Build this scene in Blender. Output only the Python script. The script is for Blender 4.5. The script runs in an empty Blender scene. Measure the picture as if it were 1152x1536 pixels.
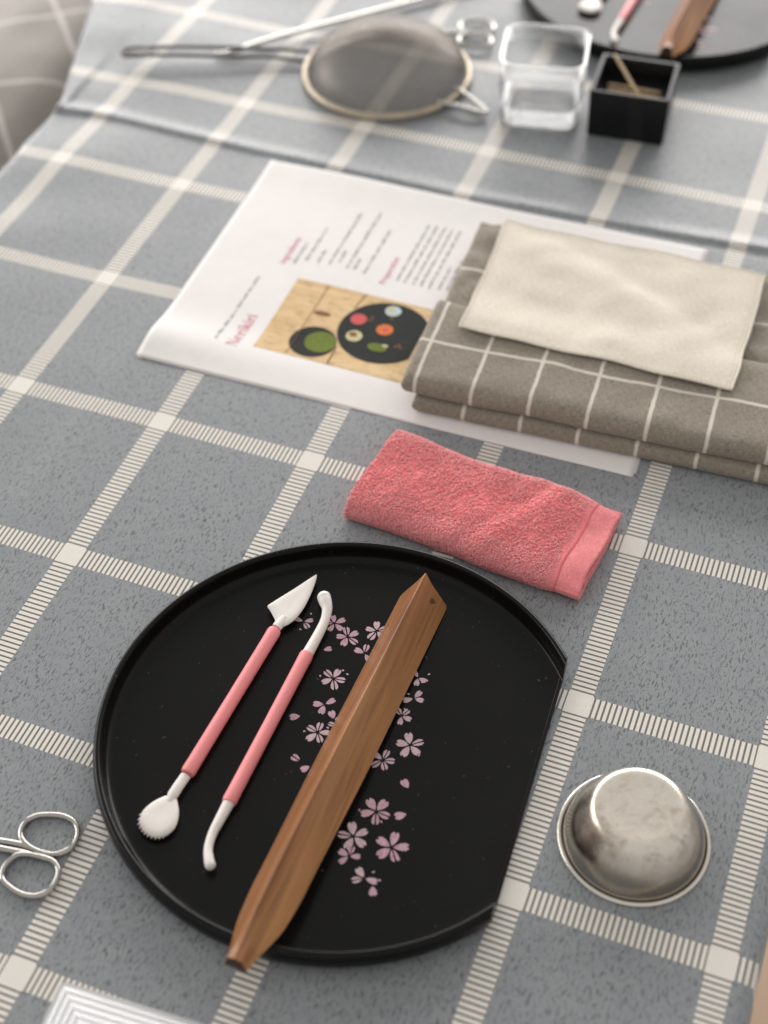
import bpy, bmesh, math, random
import numpy as np
from mathutils import Vector, Matrix, noise as mnoise

# ------------------------------------------------------------------ camera, light, exposure
S = 0.01                                    # builders work in centimetres
scene = bpy.context.scene
col = scene.collection
cam_data = bpy.data.cameras.new("camera")
cam = bpy.data.objects.new("camera", cam_data)
col.objects.link(cam)
R = ((0.93590139, 0.35212133, -0.00995788), (0.25259111, -0.69052763, -0.67776789), (-0.24553272, 0.63180864, -0.73520849))
M = Matrix(((R[0][0], -R[1][0], -R[2][0]), (R[0][1], -R[1][1], -R[2][1]), (R[0][2], -R[1][2], -R[2][2]))).to_4x4()
M.translation = Vector((42.495, -51.786, 57.802)) * S
cam.matrix_world = M
cam_data.sensor_fit = 'VERTICAL'
cam_data.sensor_height = 36
cam_data.lens = 52.19
cam_data.clip_start = 0.02
cam_data.clip_end = 50
cam_data.dof.use_dof = True
cam_data.dof.focus_distance = 0.72
cam_data.dof.aperture_fstop = 5.1
scene.camera = cam

world = bpy.data.worlds.new("World")
scene.world = world
world.use_nodes = True
bg = world.node_tree.nodes["Background"]
bg.inputs[0].default_value = (1.0, 0.975, 0.945, 1)
bg.inputs[1].default_value = 0.58

def window_light(name, loc, rot, sx, sy, power, color):
    d = bpy.data.lights.new(name, 'AREA')
    d.shape = 'RECTANGLE'
    d.size, d.size_y = sx, sy
    d.energy = power
    d.color = color
    o = bpy.data.objects.new(name, d)
    col.objects.link(o)
    o.location = loc
    o.rotation_euler = rot
    return o
window_light("window_light", (-1.25, 2.7, 0.96), (math.radians(-90), 0, 0), 5.1, 1.32, 142, (1.0, 0.972, 0.95))
window_light("side_window_light", (-3.6, 0.1, 1.2), (0, math.radians(-90), 0), 1.4, 3.0, 80, (1.0, 0.985, 0.97))

scene.view_settings.view_transform = 'Standard'
scene.view_settings.look = 'None'
scene.view_settings.exposure = 0.0
scene.view_settings.gamma = 1.0
scene.cycles.max_bounces = 10
scene.cycles.transmission_bounces = 10
scene.cycles.transparent_max_bounces = 12

# ------------------------------------------------------------------ materials
class NT:
    """small helper for writing node trees"""
    def __init__(self, name):
        self.m = bpy.data.materials.new(name)
        self.m.use_nodes = True
        self.t = self.m.node_tree
        self.b = self.t.nodes["Principled BSDF"]
        self.out = self.t.nodes["Material Output"]
    def n(self, typ, **kw):
        nd = self.t.nodes.new(typ)
        for k, v in kw.items():
            setattr(nd, k, v)
        return nd
    def link(self, a, b):
        self.t.links.new(a, b)
    def setin(self, sock, v):
        if hasattr(v, "is_output"):
            self.link(v, sock)
        else:
            sock.default_value = v
    def math(self, op, a, b=None, c=None):
        nd = self.n("ShaderNodeMath", operation=op)
        for i, v in enumerate((a, b, c)):
            if v is not None:
                self.setin(nd.inputs[i], v)
        return nd.outputs[0]
    def mix(self, f, a, b, blend='MIX'):
        nd = self.n("ShaderNodeMix", data_type='RGBA', blend_type=blend)
        self.setin(nd.inputs[0], f)
        self.setin(nd.inputs[6], a if hasattr(a, "is_output") else (*a, 1))
        self.setin(nd.inputs[7], b if hasattr(b, "is_output") else (*b, 1))
        return nd.outputs[2]
    def ramp(self, f, lo, hi, a=0.0, b=1.0):
        nd = self.n("ShaderNodeMapRange")
        self.setin(nd.inputs[0], f)
        for i, v in enumerate((lo, hi, a, b)):
            nd.inputs[1 + i].default_value = v
        return nd.outputs[0]
    def coords(self, kind="Object", scale=(1, 1, 1), rot=(0, 0, 0), loc=(0, 0, 0)):
        tc = self.n("ShaderNodeTexCoord")
        mp = self.n("ShaderNodeMapping")
        self.link(tc.outputs[kind], mp.inputs[0])
        mp.inputs[1].default_value = loc
        mp.inputs[2].default_value = rot
        mp.inputs[3].default_value = scale
        return mp.outputs[0]
    def noise(self, vec, scale, detail=3, rough=0.5, dist=0.0):
        nd = self.n("ShaderNodeTexNoise")
        self.link(vec, nd.inputs["Vector"])
        nd.inputs["Scale"].default_value = scale
        nd.inputs["Detail"].default_value = detail
        nd.inputs["Roughness"].default_value = rough
        nd.inputs["Distortion"].default_value = dist
        return nd.outputs[0]
    def bump(self, h, strength, dist=0.001):
        nd = self.n("ShaderNodeBump")
        self.link(h, nd.inputs["Height"])
        nd.inputs["Strength"].default_value = strength
        nd.inputs["Distance"].default_value = dist
        self.link(nd.outputs[0], self.b.inputs["Normal"])
    def base(self, c):
        self.setin(self.b.inputs["Base Color"], c if hasattr(c, "is_output") else (*c, 1))
    def set(self, **kw):
        for k, v in kw.items():
            self.setin(self.b.inputs[k.replace("_", " ")], v)

def plain(name, c, rough=0.5, var=0.06, metal=0.0, scale=300, bump=0.0, ior=1.45, **kw):
    t = NT(name)
    v = t.coords()
    nz = t.noise(v, scale, 4, 0.6)
    t.base(t.mix(t.ramp(nz, 0.3, 0.7), [x * (1 - var) for x in c], [min(1, x * (1 + var)) for x in c]))
    t.set(Roughness=rough, Metallic=metal, IOR=ior, **kw)
    if bump:
        t.bump(nz, bump)
    return t.m

def make_vinyl():
    t = NT("vinyl_cloth")
    tc = t.n("ShaderNodeTexCoord")
    uv = t.n("ShaderNodeSeparateXYZ")
    t.link(tc.outputs["UV"], uv.inputs[0])
    x, y = uv.outputs[0], uv.outputs[1]                 # centimetres along the cloth
    def wrap(c, p):                                      # signed distance to the nearest line
        return t.math('MULTIPLY', t.math('SUBTRACT', t.math('FRACT', t.math('ADD', t.math('DIVIDE', c, p), 0.5)), 0.5), p)
    ax = t.math('ABSOLUTE', wrap(x, 9.04))
    ay = t.math('ABSOLUTE', wrap(y, 10.53))
    lt = lambda a, b: t.math('LESS_THAN', a, b)
    sq = t.math('MULTIPLY', lt(ax, 0.61), lt(ay, 0.63))
    inA, inB = lt(ax, 0.565), lt(ay, 0.57)
    barA = lt(t.math('FRACT', t.math('ADD', t.math('DIVIDE', y, 10.53 / 37), 0.19)), 0.64)
    barB = lt(t.math('FRACT', t.math('ADD', t.math('DIVIDE', x, 9.04 / 34), 0.19)), 0.62)
    stripe = t.math('MAXIMUM', inA, inB)
    bars = t.math('MAXIMUM', t.math('MULTIPLY', inA, barA), t.math('MULTIPLY', inB, barB))
    light = t.math('MAXIMUM', sq, bars)
    # thin dark frame round each square
    sqo = t.math('MULTIPLY', lt(ax, 0.67), lt(ay, 0.69))
    vecs = t.n("ShaderNodeCombineXYZ")
    t.link(x, vecs.inputs[0]); t.link(y, vecs.inputs[1])
    def dash(rot, sx, sy, lo, hi, off, dist=0.6):
        mp = t.n("ShaderNodeMapping")
        t.link(vecs.outputs[0], mp.inputs[0])
        mp.inputs[1].default_value = (off, off * 1.7, 0)
        mp.inputs[2].default_value = (0, 0, rot)
        mp.inputs[3].default_value = (sx, sy, 1)
        nz = t.noise(mp.outputs[0], 1.0, 1.5, 0.5, dist)
        return t.ramp(nz, lo, hi), nz
    d1, n1 = dash(0.25, 9.2, 2.9, 0.60, 0.655, 3.1)
    d2, n2 = dash(-0.30, 10.0, 3.0, 0.615, 0.67, 17.3)
    d3, n3 = dash(0.65, 13.0, 4.2, 0.59, 0.67, 31.7)
    l1, n4 = dash(0.1, 5.0, 1.8, 0.56, 0.75, 41.0)
    specks = t.math('MINIMUM', t.math('ADD', t.math('ADD', d1, d2), t.math('MULTIPLY', d3, 0.7)), 1.0)
    big = t.noise(vecs.outputs[0], 0.5, 3, 0.6)
    fine = t.noise(vecs.outputs[0], 9.0, 2, 0.6)
    c = t.mix(t.ramp(big, 0.35, 0.65), (0.265, 0.280, 0.293), (0.288, 0.299, 0.308))
    c = t.mix(t.math('MULTIPLY', t.ramp(fine, 0.35, 0.7), 0.35), c, (0.222, 0.236, 0.250))
    c = t.mix(t.math('MULTIPLY', l1, 0.30), c, (0.36, 0.365, 0.37))
    c = t.mix(t.math('MULTIPLY', specks, t.ramp(big, 0.35, 0.62, 0.55, 0.82)), c, (0.088, 0.095, 0.105))
    c = t.mix(stripe, c, (0.16, 0.145, 0.13))
    c = t.mix(sqo, c, (0.16, 0.145, 0.13))
    cream = t.mix(t.ramp(fine, 0.3, 0.75), (0.79, 0.755, 0.69), (0.74, 0.70, 0.64))
    c = t.mix(light, c, cream)
    t.base(c)
    t.set(Roughness=t.ramp(fine, 0.3, 0.7, 0.34, 0.42), IOR=1.45)
    h = t.math('ADD', t.math('MULTIPLY', specks, -0.6), t.math('ADD', t.math('MULTIPLY', fine, 0.25), t.math('MULTIPLY', light, 0.3)))
    t.bump(h, 0.22, 0.0006)
    return t.m

def make_lacquer():
    t = NT("black_lacquer")
    v = t.coords()
    nz = t.noise(v, 900, 3, 0.6)
    big = t.noise(v, 18, 3, 0.6)
    dust = t.ramp(t.noise(v, 420, 1, 0.5), 0.76, 0.80)
    t.base(t.mix(t.math('MULTIPLY', dust, 0.45), (0.0048, 0.0047, 0.0045), (0.10, 0.10, 0.10)))
    t.set(Roughness=t.ramp(big, 0.3, 0.7, 0.22, 0.30), IOR=1.29)
    t.bump(nz, 0.05, 0.0003)
    return t.m

def make_wood(name, dark, mid, light, rough=0.42, along=(60, 4.5, 60), knots=0.0, coat=0.15):
    t = NT(name)
    v = t.coords(scale=along)
    g = t.noise(v, 1.0, 5, 0.65, 0.8)
    v2 = t.coords(scale=(along[0] * 6, along[1] * 1.6, along[2] * 6))
    f = t.noise(v2, 1.0, 3, 0.6)
    v3 = t.coords(scale=(along[0] * .5, along[1] * .7, along[2] * .5), loc=(3.1, 1.7, 0.4))
    b = t.noise(v3, 1.0, 3, 0.5, 1.2)
    c = t.mix(t.ramp(g, 0.30, 0.66), dark, mid)
    c = t.mix(t.math('MULTIPLY', t.ramp(b, 0.45, 0.72), 0.75), c, light)
    c = t.mix(t.math('MULTIPLY', t.ramp(f, 0.50, 0.74), 0.55), c, [x * 0.55 for x in dark])
    t.base(c)
    t.set(Roughness=t.ramp(f, 0.3, 0.7, rough - .05, rough + .08), Coat_Weight=coat, Coat_Roughness=0.25)
    t.bump(f, 0.12, 0.0004)
    return t

def make_fabric(name, base, line, pu=3.25, pv=5.2, ou=0.8, ov=3.8, w=0.088, weave=30.0, lint=True, con=1.0):
    """woven cotton with a pale window check; UVs are centimetres along the cloth"""
    t = NT(name)
    tc = t.n("ShaderNodeTexCoord")
    uv = t.n("ShaderNodeSeparateXYZ")
    t.link(tc.outputs["UV"], uv.inputs[0])
    wob = t.noise(tc.outputs["UV"], 1.3, 3, 0.5)
    wv = t.math('MULTIPLY', t.math('SUBTRACT', wob, 0.5), 0.12)
    x, y = t.math('ADD', uv.outputs[0], wv), t.math('ADD', uv.outputs[1], wv)
    fn = t.noise(tc.outputs["UV"], 16.0, 3, 0.7)
    lines = None
    if line:
        def on(c, p, o):
            a = t.math('ABSOLUTE', t.math('SUBTRACT', t.math('FRACT', t.math('ADD', t.math('DIVIDE', t.math('SUBTRACT', c, o), p), 0.5)), 0.5))
            return t.math('LESS_THAN', t.math('ADD', t.math('MULTIPLY', a, p), t.math('MULTIPLY', t.math('SUBTRACT', fn, 0.5), 0.06)), w)
        lines = t.math('MAXIMUM', on(x, pu, ou), on(y, pv, ov))
    sx = t.math('SINE', t.math('MULTIPLY', uv.outputs[0], weave * 2))
    sy = t.math('SINE', t.math('MULTIPLY', uv.outputs[1], weave * 2))
    wea = t.math('MULTIPLY', sx, sy)
    st = t.n("ShaderNodeMapping"); t.link(tc.outputs["UV"], st.inputs[0]); st.inputs[3].default_value = (3, 26, 1)
    thr = t.noise(st.outputs[0], 1.0, 2, 0.6)
    st2 = t.n("ShaderNodeMapping"); t.link(tc.outputs["UV"], st2.inputs[0]); st2.inputs[3].default_value = (26, 3, 1)
    thr2 = t.noise(st2.outputs[0], 1.0, 2, 0.6)
    tex = t.math('MULTIPLY', t.math('ADD', thr, thr2), 0.5)
    c = t.mix(t.ramp(tex, 0.36, 0.62), [k * (1 - 0.28 * con) for k in base], [min(1, k * (1 + 0.24 * con)) for k in base])
    if lint:
        ln = t.ramp(t.noise(tc.outputs["UV"], 11.0, 4, 0.75, 2.5), 0.60, 0.72)
        patch = t.ramp(t.noise(tc.outputs["UV"], 0.35, 2, 0.5), 0.38, 0.62)
        c = t.mix(t.math('MULTIPLY', t.math('MULTIPLY', ln, patch), 0.80), c, [min(1, k * 2.3) for k in base])
    if lines is not None:
        c = t.mix(lines, c, line)
    t.base(c)
    t.set(Roughness=0.92, IOR=1.3, Sheen_Weight=0.25, Sheen_Roughness=0.5)
    h = t.math('ADD', t.math('MULTIPLY', wea, 0.10), t.math('ADD', t.math('MULTIPLY', tex, 1.4 * con), t.math('MULTIPLY', wob, 0.5)))
    t.bump(h, 0.45, 0.0008)
    return t.m

def make_bowl_metal():
    t = NT("worn_aluminium")
    v = t.coords()
    a = t.noise(v, 95, 5, 0.65, 0.8)
    b = t.noise(v, 380, 4, 0.65)
    f = t.noise(v, 1500, 2, 0.5)
    p = t.math('MULTIPLY', t.ramp(a, 0.42, 0.62), t.ramp(b, 0.32, 0.58))
    sep = t.n("ShaderNodeSeparateXYZ"); t.link(v, sep.inputs[0])
    high = t.ramp(sep.outputs[2], 0.013, 0.0245)         # scuffed and clouded towards its base; dark reflections painted into the lower wall colour
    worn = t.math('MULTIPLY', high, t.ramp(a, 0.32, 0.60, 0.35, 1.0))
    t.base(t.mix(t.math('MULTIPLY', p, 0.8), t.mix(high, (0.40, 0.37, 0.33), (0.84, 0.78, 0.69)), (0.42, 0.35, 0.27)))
    t.set(Metallic=1.0, Roughness=t.math('ADD', t.math('MULTIPLY', worn, 0.16), t.ramp(b, 0.3, 0.7, 0.15, 0.23)))
    t.bump(t.math('ADD', t.math('MULTIPLY', a, 1.0), t.math('MULTIPLY', f, 0.08)), 0.10, 0.0012)
    return t.m

def make_clear(name="clear_plastic", haze=0.0, ior=1.49, tr=1.0):
    t = NT(name)
    v = t.coords()
    nz = t.noise(v, 120, 3, 0.6)
    t.base((0.97, 0.975, 0.975))
    t.set(Roughness=t.ramp(nz, 0.3, 0.7, 0.04 + haze, 0.10 + haze), IOR=ior, Transmission_Weight=tr)
    return t.m

def make_strainer_mesh():
    t = NT("wire_gauze")
    v = t.coords()
    nz = t.noise(v, 40, 3, 0.6)
    t.base(t.mix(nz, (0.13, 0.108, 0.09), (0.205, 0.178, 0.155)))
    t.set(Roughness=0.42, Metallic=0.5)
    w = t.n("ShaderNodeTexCoord")
    uv = t.n("ShaderNodeSeparateXYZ"); t.link(w.outputs["UV"], uv.inputs[0])
    ga = t.math('LESS_THAN', t.math('FRACT', t.math('MULTIPLY', uv.outputs[0], 11.0)), 0.37)
    gb = t.math('LESS_THAN', t.math('FRACT', t.math('MULTIPLY', uv.outputs[1], 11.0)), 0.37)
    t.link(t.math('MAXIMUM', ga, gb), t.b.inputs["Alpha"])
    return t.m

def make_pink_plastic():
    t = NT("pink_plastic")
    v = t.coords(scale=(700, 20, 700))
    nz = t.noise(v, 1.0, 3, 0.6)
    t.base(t.mix(nz, (0.82, 0.265, 0.275), (0.90, 0.33, 0.335)))
    t.set(Roughness=0.40, IOR=1.45, Subsurface_Weight=0.15, Subsurface_Radius=(0.004, 0.002, 0.002), Subsurface_Scale=0.3)
    t.bump(nz, 0.08, 0.0005)
    return t.m

def make_white_plastic():
    t = NT("white_plastic")
    v = t.coords()
    nz = t.noise(v, 260, 3, 0.6)
    t.base(t.mix(nz, (0.80, 0.755, 0.71), (0.86, 0.815, 0.765)))
    t.set(Roughness=t.ramp(nz, .3, .7, 0.34, 0.44), IOR=1.45, Subsurface_Weight=0.2, Subsurface_Radius=(0.004, 0.003, 0.002), Subsurface_Scale=0.3)
    t.bump(nz, 0.05, 0.0006)
    return t.m

MAT = {}
MAT['vinyl'] = make_vinyl()
MAT['lacquer'] = make_lacquer()
w = make_wood("walnut_stick", (0.215, 0.083, 0.029), (0.45, 0.195, 0.070), (0.59, 0.30, 0.122), coat=0.2)
MAT['walnut'] = w.m
MAT['end_grain'] = plain("end_grain", (0.045, 0.024, 0.014), 0.75, 0.4, scale=900)
MAT['knot'] = plain("wood_knot", (0.10, 0.043, 0.020), 0.5, 0.4, scale=700)
MAT['pick'] = plain("pale_bamboo", (0.56, 0.40, 0.24), 0.6, 0.12)
MAT['pink'] = make_pink_plastic()
MAT['white'] = make_white_plastic()
MAT['blossom'] = plain("blossom_print", (0.54, 0.33, 0.385), 0.45, 0.25, scale=700)
MAT['blossom_pale'] = plain("pale_blossom_print", (0.58, 0.41, 0.445), 0.45, 0.2, scale=700)
MAT['apron'] = make_fabric("taupe_check_cotton", (0.282, 0.246, 0.194), (0.70, 0.64, 0.55), con=1.6, w=0.105)
MAT['lap'] = make_fabric("grey_check_cotton", (0.37, 0.345, 0.315), (0.66, 0.62, 0.58), pu=7.5, pv=9.5, ou=1.0, ov=2.0, w=0.22)
MAT['cream'] = make_fabric("cream_cotton", (0.735, 0.668, 0.56), None, weave=34, lint=False, con=0.65)
MAT['pinkterry'] = plain("pink_terry", (0.97, 0.305, 0.315), 0.9, 0.07, scale=160, Sheen_Weight=0.25, Subsurface_Weight=0.25, Subsurface_Radius=(0.004, 0.002, 0.002), Subsurface_Scale=0.4)
MAT['pinkbase'] = plain("pink_towel_ground", (0.90, 0.225, 0.24), 0.95, 0.06, scale=160)  # darker than the loops: shade between them is put into the colour
MAT['pinkhem'] = make_fabric("pink_woven_hem", (0.94, 0.255, 0.27), None, weave=30, lint=False)
MAT['paper'] = plain("white_paper", (0.80, 0.765, 0.745), 0.55, 0.02, scale=90)
MAT['red_ink'] = plain("red_ink", (0.62, 0.10, 0.15), 0.6, 0.1)
MAT['grey_ink'] = plain("grey_ink", (0.34, 0.32, 0.33), 0.6, 0.1)
MAT['bowl'] = make_bowl_metal()
MAT['rimmetal'] = plain("bright_aluminium", (0.80, 0.76, 0.69), 0.24, 0.06, metal=1.0, scale=200)
MAT['steel'] = plain("polished_steel", (0.50, 0.485, 0.45), 0.17, 0.06, metal=1.0, scale=200)
MAT['darksteel'] = plain("handle_steel", (0.16, 0.155, 0.15), 0.4, 0.1, metal=0.6)
MAT['rim'] = plain("tinned_rim", (0.50, 0.43, 0.33), 0.40, 0.12, metal=0.6, scale=120)
MAT['gauze'] = make_strainer_mesh()
MAT['clear'] = make_clear()
MAT['glossy'] = make_clear("ridged_plastic", 0.06, 1.5, 0.55)
MAT['frosted'] = make_clear("cloudy_plastic", 0.10)
MAT['blackbox'] = plain("black_box_lacquer", (0.010, 0.0105, 0.0115), 0.26, 0.2, ior=1.3)
MAT['floor'] = make_wood("floor_boards", (0.42, 0.29, 0.20), (0.52, 0.37, 0.26), (0.58, 0.42, 0.30), 0.5, along=(14, 1.2, 14), coat=0.0).m
MAT['print_wood'] = make_wood("printed_pine", (0.56, 0.35, 0.14), (0.70, 0.47, 0.22), (0.76, 0.55, 0.29), 0.55, along=(25, 160, 25), coat=0.0).m
def ink(name, c): return plain(name, c, 0.75, 0.18, scale=500, ior=1.25)
MAT['print_black'] = ink("printed_black", (0.028, 0.030, 0.028))
MAT['print_green'] = ink("printed_green", (0.16, 0.20, 0.035))
MAT['print_pink'] = ink("printed_pink", (0.62, 0.12, 0.12))
MAT['print_orange'] = ink("printed_orange", (0.70, 0.19, 0.06))
MAT['print_cream'] = ink("printed_cream", (0.60, 0.55, 0.32))
MAT['print_blue'] = ink("printed_pale_blue", (0.50, 0.60, 0.60))
MAT['print_brown'] = ink("printed_brown", (0.25, 0.12, 0.05))
MAT['print_seam'] = ink("printed_seam", (0.14, 0.08, 0.035))

# ------------------------------------------------------------------ builders
def tag(o, label=None, cat=None, group=None, kind=None):
    if label: o["label"] = label
    if cat: o["category"] = cat
    if group: o["group"] = group
    if kind: o["kind"] = kind
    return o

def thing(name, loc, rot=0.0, label=None, cat=None, group=None):
    o = bpy.data.objects.new(name, None)
    o.empty_display_size = 0.01
    col.objects.link(o)
    o.location = Vector(loc) * S
    o.rotation_euler = (0, 0, rot)
    return tag(o, label, cat, group)

def obj(name, verts, faces, mat, parent=None, uvs=None, smooth=True, angle=None, loc=None):
    me = bpy.data.meshes.new(name)
    me.from_pydata([(v[0] * S, v[1] * S, v[2] * S) for v in verts], [], faces)
    if uvs is not None:
        ul = me.uv_layers.new(name="UVMap")
        vi = np.empty(len(me.loops), dtype=np.int32)
        me.loops.foreach_get("vertex_index", vi)
        ul.data.foreach_set("uv", np.asarray(uvs, dtype=np.float32)[vi].ravel())
    me.materials.append(MAT[mat])
    if smooth:
        me.polygons.foreach_set("use_smooth", np.ones(len(me.polygons), dtype=bool))
        if angle is not None:
            me.set_sharp_from_angle(angle=math.radians(angle))
    me.update()
    o = bpy.data.objects.new(name, me)
    col.objects.link(o)
    if parent is not None:
        o.parent = parent
    if loc is not None:
        o.location = Vector(loc) * S
    return o

def grid(P, closed_u=False, closed_v=False):
    """faces of a grid of nu x nv points in row-major order"""
    nu, nv = P
    f = []
    for i in range(nu if closed_u else nu - 1):
        for j in range(nv if closed_v else nv - 1):
            a, b = i * nv + j, i * nv + (j + 1) % nv
            c, d = ((i + 1) % nu) * nv + (j + 1) % nv, ((i + 1) % nu) * nv + j
            f.append((a, b, c, d))
    return f

def sweep(path, radii, seg=12, flat=1.0, caps=True, closed=False, up=(0, 0, 1)):
    """tube along a path; flat squeezes it in the up direction"""
    P = [Vector(p) for p in path]
    n = len(P)
    if not hasattr(radii, "__len__"):
        radii = [radii] * n
    up = Vector(up)
    vs = []
    for i in range(n):
        if closed:
            t = (P[(i + 1) % n] - P[i - 1]).normalized()
        else:
            t = (P[min(i + 1, n - 1)] - P[max(i - 1, 0)]).normalized()
        s = t.cross(up)
        if s.length < 1e-4: s = Vector((1, 0, 0))
        s.normalize()
        u = s.cross(t).normalized()
        for k in range(seg):
            a = 2 * math.pi * k / seg
            vs.append(P[i] + s * (math.cos(a) * radii[i]) + u * (math.sin(a) * radii[i] * flat))
    f = grid((n, seg), closed_u=closed, closed_v=True)
    if caps and not closed:
        f.append(tuple(range(seg)))
        f.append(tuple((n - 1) * seg + k for k in reversed(range(seg))))
    return vs, f

def spline(pts, n, closed=False):
    """Catmull-Rom through points of any dimension"""
    P = [np.array(p, float) for p in pts]
    m = len(P)
    out = []
    segs = m if closed else m - 1
    for i in range(n):
        u = i / (n if closed else n - 1) * segs
        k = min(int(u), segs - 1)
        t = u - k
        g = (lambda j: P[j % m]) if closed else (lambda j: P[max(0, min(m - 1, j))])
        p0, p1, p2, p3 = g(k - 1), g(k), g(k + 1), g(k + 2)
        out.append(0.5 * (2 * p1 + (p2 - p0) * t + (2 * p0 - 5 * p1 + 4 * p2 - p3) * t * t + (3 * p1 - p0 - 3 * p2 + p3) * t ** 3))
    return out

def lathe(profile, seg=96):
    vs = []
    for r, z in profile:
        for k in range(seg):
            a = 2 * math.pi * k / seg
            vs.append((r * math.cos(a), r * math.sin(a), z))
    return vs, grid((len(profile), seg), closed_v=True)

def join(parts):
    vs, fs = [], []
    for v, f in parts:
        o = len(vs)
        vs += [tuple(p) for p in v]
        fs += [tuple(i + o for i in q) for q in f]
    return vs, fs

def slab(outline, z0, z1, bev=0.0):
    """closed outline (counter-clockwise) with thickness; bev rounds the top edge"""
    n = len(outline)
    c = np.mean(np.array(outline), axis=0)
    rings = [(z0, 0.0)]
    if bev:
        rings += [(z1 - bev, 0.0), (z1 - bev * .3, bev * .35), (z1, bev)]
    else:
        rings += [(z1, 0.0)]
    vs = []
    for z, ins in rings:
        for i in range(n):
            p = np.array(outline[i], float)
            a, b = np.array(outline[i - 1], float), np.array(outline[(i + 1) % n], float)
            t = (b - a); L = np.linalg.norm(t) + 1e-9
            nrm = np.array((-t[1], t[0])) / L
            q = p + nrm * ins
            vs.append((q[0], q[1], z))
    f = grid((len(rings), n), closed_v=True)
    f.append(tuple(reversed(range(n))))
    f.append(tuple((len(rings) - 1) * n + i for i in range(n)))
    return vs, f

def copy_thing(src, loc, rot, label, name=None):
    """a copy of a thing with copies of its parts and their parts"""
    r = src.copy(); col.objects.link(r)
    r.location = Vector(loc) * S
    r.rotation_euler = (src.rotation_euler[0], src.rotation_euler[1], rot)
    r["label"] = label
    for ch in list(src.children):
        c = ch.copy(); col.objects.link(c); c.parent = r
        for g in list(ch.children):
            d = g.copy(); col.objects.link(d); d.parent = c
    return r

def wav(x, y, seed=0.0, f=1.0):
    return mnoise.noise(Vector((x * f + seed, y * f - seed * 1.3, seed * 0.7)))

rnd = random.Random(7)

# ------------------------------------------------------------------ floor
fl = thing("floor", (0, 0, -73)); tag(fl, kind="structure")
vs, fs, k = [], [], 0
for i in range(24):
    x0 = -120 + i * 12.0
    b = obj("floor_board", [(x0, -160, 0), (x0 + 11.8, -160, 0), (x0 + 11.8, 200, 0), (x0, 200, 0),
                            (x0, -160, -1.5), (x0 + 11.8, -160, -1.5), (x0 + 11.8, 200, -1.5), (x0, 200, -1.5)],
            [(0, 1, 2, 3), (4, 0, 3, 7), (1, 5, 6, 2), (5, 4, 7, 6)], 'floor', fl, smooth=False)

# ------------------------------------------------------------------ tablecloth
RX = [-30, -12.6, -8.9, 4.1, 18.5, 31.7, 38.0, 60]
RY = [26.6, 26.5, 26.9, 26.3, 26.15, 26.7, 27.1, 28.0]
def cloth_z(x, y):
    yr = np.interp(x, RX, RY)
    d = y - yr
    a = 0.15 + 0.13 * math.exp(-abs(x + 12) / 7.0) + 0.08 * math.exp(-((x - 37) / 7.0) ** 2) + 0.05 * wav(x, 0, 3.3, .2)
    z = a * (math.exp(-(d / 0.75) ** 2) if d > 0 else math.exp(-(d / 0.30) ** 2))
    amp = 0.05 + 0.16 * min(1, max(0, (y - 28) / 12)) + 0.22 * min(1, max(0, (6 - x) / 14))
    w_ = wav(x, y, 1.7, 0.11) * 0.6 + wav(x * .6, y, 5.1, 0.23) * 0.4
    z += amp * (w_ - 0.55) * (0.35 if (y < 26 and x > 4) else 1.0)
    # a pucker near the right edge behind the folded cloths
    z += 0.22 * math.exp(-((y - 35.5 - 0.12 * (x - 40)) / 0.8) ** 2) * math.exp(-((x - 42.5) / 3.5) ** 2)
    return z
ys = list(np.arange(-78, 24.5, 0.8)) + list(np.arange(24.5, 29.5, 0.12)) + list(np.arange(29.5, 46, 0.4)) + list(np.arange(46, 112, 1.0))
xs_top = list(np.linspace(-12.2, 46.6, 118))
V, UVm = [], []
NS = 9
for y in ys:
    t = min(1, max(0, (y - 25.6) / 1.6)); t = t * t * (3 - 2 * t)
    flare = min(8.0, max(0.0, (y - 26.3) * 0.36))
    g = min(1, max(0, (y - 15.0) / 10.0)); g = g * g * (3 - 2 * g)
    D = (12.0 * (1 - g) + 0.5 * g) * (1 - t) + (flare + 0.02) * t
    row = []
    for k in range(NS, 0, -1):
        d = D * k / NS
        rx = min(d, 0.5)
        dx_down = 0.45 * math.sin(min(1.57, d / 0.45)) * (1 + 0.05 * d)
        dz_down = -(d if d > 0.45 else d * d / 0.9)
        x = -12.2 - (dx_down * (1 - t) + d * t)
        z = cloth_z(-12.2, y) + dz_down * (1 - t) - 0.06 * d * t + 0.25 * t * wav(d, y, 9, .2)
        row.append((x, y, z, -12.2 - d))
    for x in xs_top:
        e = max(0, (x - 46.2) / 0.4)
        row.append((x, y, cloth_z(x, y) - 0.12 * e * e, x))
    for k in range(1, NS + 1):
        d = 16.0 * k / NS
        row.append((46.6 + 0.3 * math.sin(min(1.57, d / .4)) - 0.02 * d + 0.3 * wav(d * .2, y, 4.4, .15) * d / 16, y, cloth_z(46.6, y) - 0.12 - d, 46.6 + d))
    nv = len(row)
    for p in row:
        V.append(p[:3]); UVm.append((p[3], p[1]))
tcloth = obj("tablecloth", V, [tuple(reversed(f)) for f in grid((len(ys), nv))], 'vinyl', None, UVm)
tag(tcloth, "grey vinyl tablecloth with cream hatched check stripes under everything on the table", "tablecloth")
md = tcloth.modifiers.new("thickness", 'SOLIDIFY'); md.thickness = 0.0006; md.offset = -1

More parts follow.
